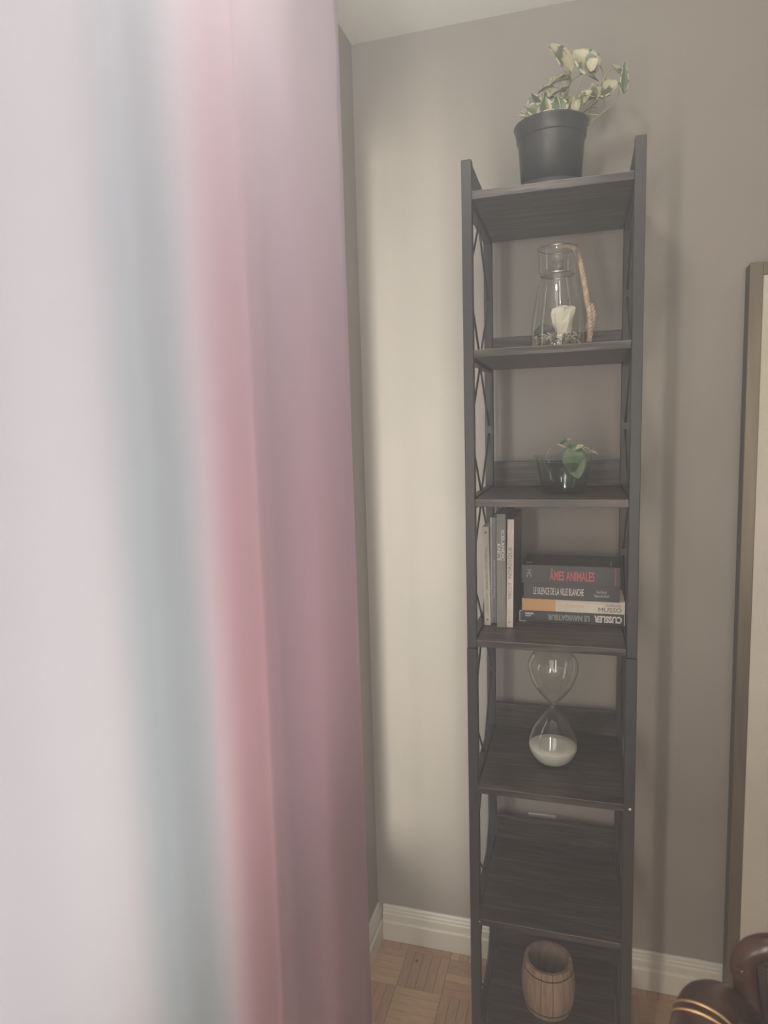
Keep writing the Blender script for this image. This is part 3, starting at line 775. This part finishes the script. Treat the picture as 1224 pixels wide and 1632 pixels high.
stem(cut, [cl(914, 716, -.02), cl(912, 735, -.008), Vector((.012, -.006, .022)), Vector((.02, .008, .008))], .0012)
stem(cut, [cl(873, 722, .0), cl(868, 738, .004), Vector((-.02, .01, .02))], .0010)

# ------------------------------------------------------------------ wooden barrel (bottom shelf)
bc = Vector((.1580, .150, ST[6]))
BH = .200-ST[6]; BR = .0605
barrel = thing('wooden_barrel', 'small open wooden barrel cup with dark grooves on the lowest shelf', 'barrel', bc)
def br(s): return BR*(.885+.13*math.sin(PI*s)**.9)
NSV = 14
zsv = [i/16 for i in range(17)]
for k in range(NSV):
    b = bmesh.new(); a0 = 2*PI*k/NSV+.012; a1 = 2*PI*(k+1)/NSV-.012; ns = 5
    O = [[b.verts.new((br(s)*math.cos(a0+(a1-a0)*j/ns), br(s)*math.sin(a0+(a1-a0)*j/ns), s*BH)) for j in range(ns+1)] for s in zsv]
    I = [[b.verts.new(((br(s)-.007-.0004*(s*0))*math.cos(a0+(a1-a0)*j/ns), (br(s)-.007)*math.sin(a0+(a1-a0)*j/ns), s*BH)) for j in range(ns+1)] for s in zsv]
    for i in range(16):
        for j in range(ns):
            b.faces.new((O[i][j], O[i][j+1], O[i+1][j+1], O[i+1][j])); b.faces.new((I[i][j+1], I[i][j], I[i+1][j], I[i+1][j+1]))
        b.faces.new((O[i][0], O[i+1][0], I[i+1][0], I[i][0])); b.faces.new((O[i][ns], I[i][ns], I[i+1][ns], O[i+1][ns]))
    for j in range(ns):
        b.faces.new((O[0][j], I[0][j], I[0][j+1], O[0][j+1])); b.faces.new((O[16][j], O[16][j+1], I[16][j+1], I[16][j]))
    o = obj('stave', b, M['barrel'], barrel, True)
    sm = o.modifiers.new('e', 'EDGE_SPLIT'); sm.split_angle = math.radians(40)
b = bmesh.new(); lathe(b, [(0, .004), (br(.05)-.0072, .004), (br(.05)-.0072, .010), (0, .010)], 40); obj('bottom', b, M['barrel_in'], barrel)
b = bmesh.new(); lathe(b, [(br(0)-.0075, .011), (br(.5)-.0075, .5*BH), (br(1)-.0073, BH-.001), (br(1)-.0068, BH-.001), (br(.5)-.0068, .5*BH), (br(0)-.0068, .011)], 48, close_profile=True)
obj('inner_lining', b, M['barrel_in'], barrel, True)
for s in (.87, .115):
    b = bmesh.new(); z = s*BH; r = br(s)
    lathe(b, [(r-.001, z-.0016), (r+.0005, z-.0014), (r+.0005, z+.0014), (r-.001, z+.0016)], 56, close_profile=True); obj('groove', b, M['hoop'], barrel, True, label='thin burnt dark ring')

# ------------------------------------------------------------------ framed canvas panel at the right
MX, MH, MW = .567, 1.777, .62
lean = math.atan2(.0175+.008, MH)
mi = thing('framed_panel', 'tall cream canvas panel in a bronze and black frame leaning on the right wall', 'framed panel', (MX, YB-.0285, 0))
mi.rotation_euler = (-lean, 0, 0)
FD = .045; FW_ = .0262
for nm, a in (('frame_stile', (0, FW_, -FD, 0, 0, MH)), ('frame_stile', (MW-FW_, MW, -FD, 0, 0, MH)), ('frame_rail', (FW_, MW-FW_, -FD, 0, MH-FW_, MH)), ('frame_rail', (FW_, MW-FW_, -FD, 0, 0, FW_))):
    x0, x1, y0, y1, z0, z1 = a
    o = obj(nm, bx(x0, x1, y0, y0+.006, z0, z1), M['frame'], mi, bevel=.0012)
    bk_ = obj('frame_backing', bx(x0+(.0006 if x0 == 0 else 0), x1-(.0006 if x1 == MW else 0), y0+.0062, y1, z0, z1-.0006*(z1 == MH)), M['frame_dark'], mi, label='black rear half of the frame')
obj('canvas', bx(FW_+.0003, MW-FW_-.0003, -FD+.0035, -FD+.0062, FW_+.0003, MH-FW_-.0003), M['canvas'], mi)

# ------------------------------------------------------------------ armchair at the lower right
A = Vector((.437, -.50, -.013)); th = math.radians(-8)
ch = thing('armchair', 'dark polished wooden armchair with leather back in the lower right corner', 'chair', A, th)
# local: origin under the left end of the back, +x along the back, the seat towards -y
BWD = .54
def mirx(p): return Vector((BWD-p[0], p[1], p[2]))
sl = CH_STILE = [(-.020, .0, .800), (-.014, .0, .76), (.004, -.004, .70), (.030, -.012, .60), (.045, -.02, .50), (.05, -.03, .42), (.045, -.01, .22), (.04, .04, .013)]
for f in (lambda p: Vector(p), mirx):
    b = bmesh.new(); tube(b, [f(p) for p in sl], lambda s: .0150-.001*s, 12, 6); obj('back_leg', b, M['chair_wood'], ch, True)
b = bmesh.new()
tr = [(-.020, 0, .785), (-.018, 0, .805), (-.006, 0, .822), (.02, 0, .832), (.10, .012, .838), (.27, .02, .842), (.44, .012, .838), (.52, 0, .832), (.546, 0, .822), (.558, 0, .805), (.560, 0, .785)]
tube(b, tr, .0150, 14, 8); obj('top_rail', b, M['chair_wood'], ch, True)
b = bmesh.new(); G = []
for i in range(13):
    s = i/12; z = .826-.30*s; xl = -.008+.055*s**1.3; row = []
    for j in range(13):
        t = j/12
        row.append(b.verts.new((xl+(BWD-2*xl)*t, -.004+.016*math.sin(PI*t)-.01*s-.012*math.sin(PI*s)*math.sin(PI*t), z)))
    G.append(row)
for i in range(12):
    for j in range(12): b.faces.new((G[i][j], G[i][j+1], G[i+1][j+1], G[i+1][j]))
o = obj('back_panel', b, M['leather'], ch, True, label='dark leather back'); sd = o.modifiers.new('t', 'SOLIDIFY'); sd.thickness = .014; sd.offset = 0
for f in (lambda p: Vector(p), mirx):
    b = bmesh.new(); tube(b, [f(p) for p in ((.004, -.014, .812), (.006, -.016, .79), (.014, -.018, .75), (.032, -.022, .68), (.05, -.03, .60))], .0028, 8, 8); obj('bead', b, M['chair_wood'], ch, True)
b = bmesh.new(); box(b, .02, BWD-.02, -.48, -.03, .41, .465); obj('seat', b, M['leather'], ch, bevel=.02)
b = bmesh.new(); box(b, .025, BWD-.025, -.475, -.035, .36, .41); obj('seat_frame', b, M['chair_wood'], ch, bevel=.005)
for x in (.045, BWD-.045):
    b = bmesh.new(); tube(b, [(x, -.455, .373), (x, -.455, .18), (x, -.45, .013)], lambda s: .022-.008*s, 12, 4); obj('front_leg', b, M['chair_wood'], ch, True)
inv = Matrix.Rotation(-th, 3, 'Z')
ARM = [(x-.004, y, z+.014) for x, y, z in [(.462, -.500, .650), (.440, -.500, .690), (.410, -.510, .725), (.378, -.545, .750), (.354, -.61, .752), (.340, -.70, .732), (.334, -.79, .692), (.332, -.85, .63)]]
def arm(f):
    P = smoothpts([inv @ (Vector(p)-A) for p in ARM], 6); n = 16; rings = []; K = len(P)-1; frames = []
    for i, p in enumerate(P):
        t = (P[min(i+1, K)]-P[max(i-1, 0)]).normalized(); sd = t.cross(Vector((0, 0, 1))).normalized(); nr = sd.cross(t)
        s = i/K
        wid = (.018+.014*min(1, s*2.2))*(1-.35*max(0, s-.8)/.2); hg_ = .016
        if i in (0, K): wid *= .5; hg_ *= .5
        frames.append((p, sd, nr, wid, hg_))
        rings.append([b_.verts.new(f(p+sd*(wid*math.cos(2*PI*j/n))+nr*(hg_*math.sin(2*PI*j/n)))) for j in range(n)] if False else [f(p+sd*(wid*math.cos(2*PI*j/n))+nr*(hg_*math.sin(2*PI*j/n))) for j in range(n)])
    b = bmesh.new(); R = [[b.verts.new(q) for q in r] for r in rings]
    for a_, c_ in zip(R[:-1], R[1:]):
        for j in range(n): b.faces.new((a_[j], a_[(j+1) % n], c_[(j+1) % n], c_[j]))
    b.faces.new(R[0]); b.faces.new(R[-1])
    o = obj('armrest', b, M['chair_wood'], ch, True)
    for i in (21, 22):
        p, sd, nr, wid, hg_ = frames[i]
        pts = [f(p+sd*((wid+.0002)*math.cos(a2))+nr*((hg_+.0004)*math.sin(a2))) for a2 in [PI*k/14 for k in range(-1, 16)]]
        b = bmesh.new(); tube(b, pts, .0015, 8, 2); obj('arm_bead', b, M['brass'], o, True, label='bright bead across the arm')
    p = frames[33][0]
    b = bmesh.new(); tube(b, [f(Vector(p)-Vector((0, 0, .01))), f(Vector((p.x*.3+.02, p.y+.02, .58))), f(Vector((.04, -.36, .42)))], .013, 10, 5); obj('arm_post', b, M['chair_wood'], ch, True)
arm(lambda p: Vector(p)); arm(mirx)

# ceiling lamp behind the camera
lamp = thing('ceiling_lamp', 'round flush ceiling lamp above and in front of the bookshelf', 'lamp', (.10, -.62, ZC))
b = bmesh.new(); lathe(b, [(0, 0), (.15, 0), (.15, -.02), (0, -.02)], 40); obj('lamp_base', b, M['trim'], lamp, True)
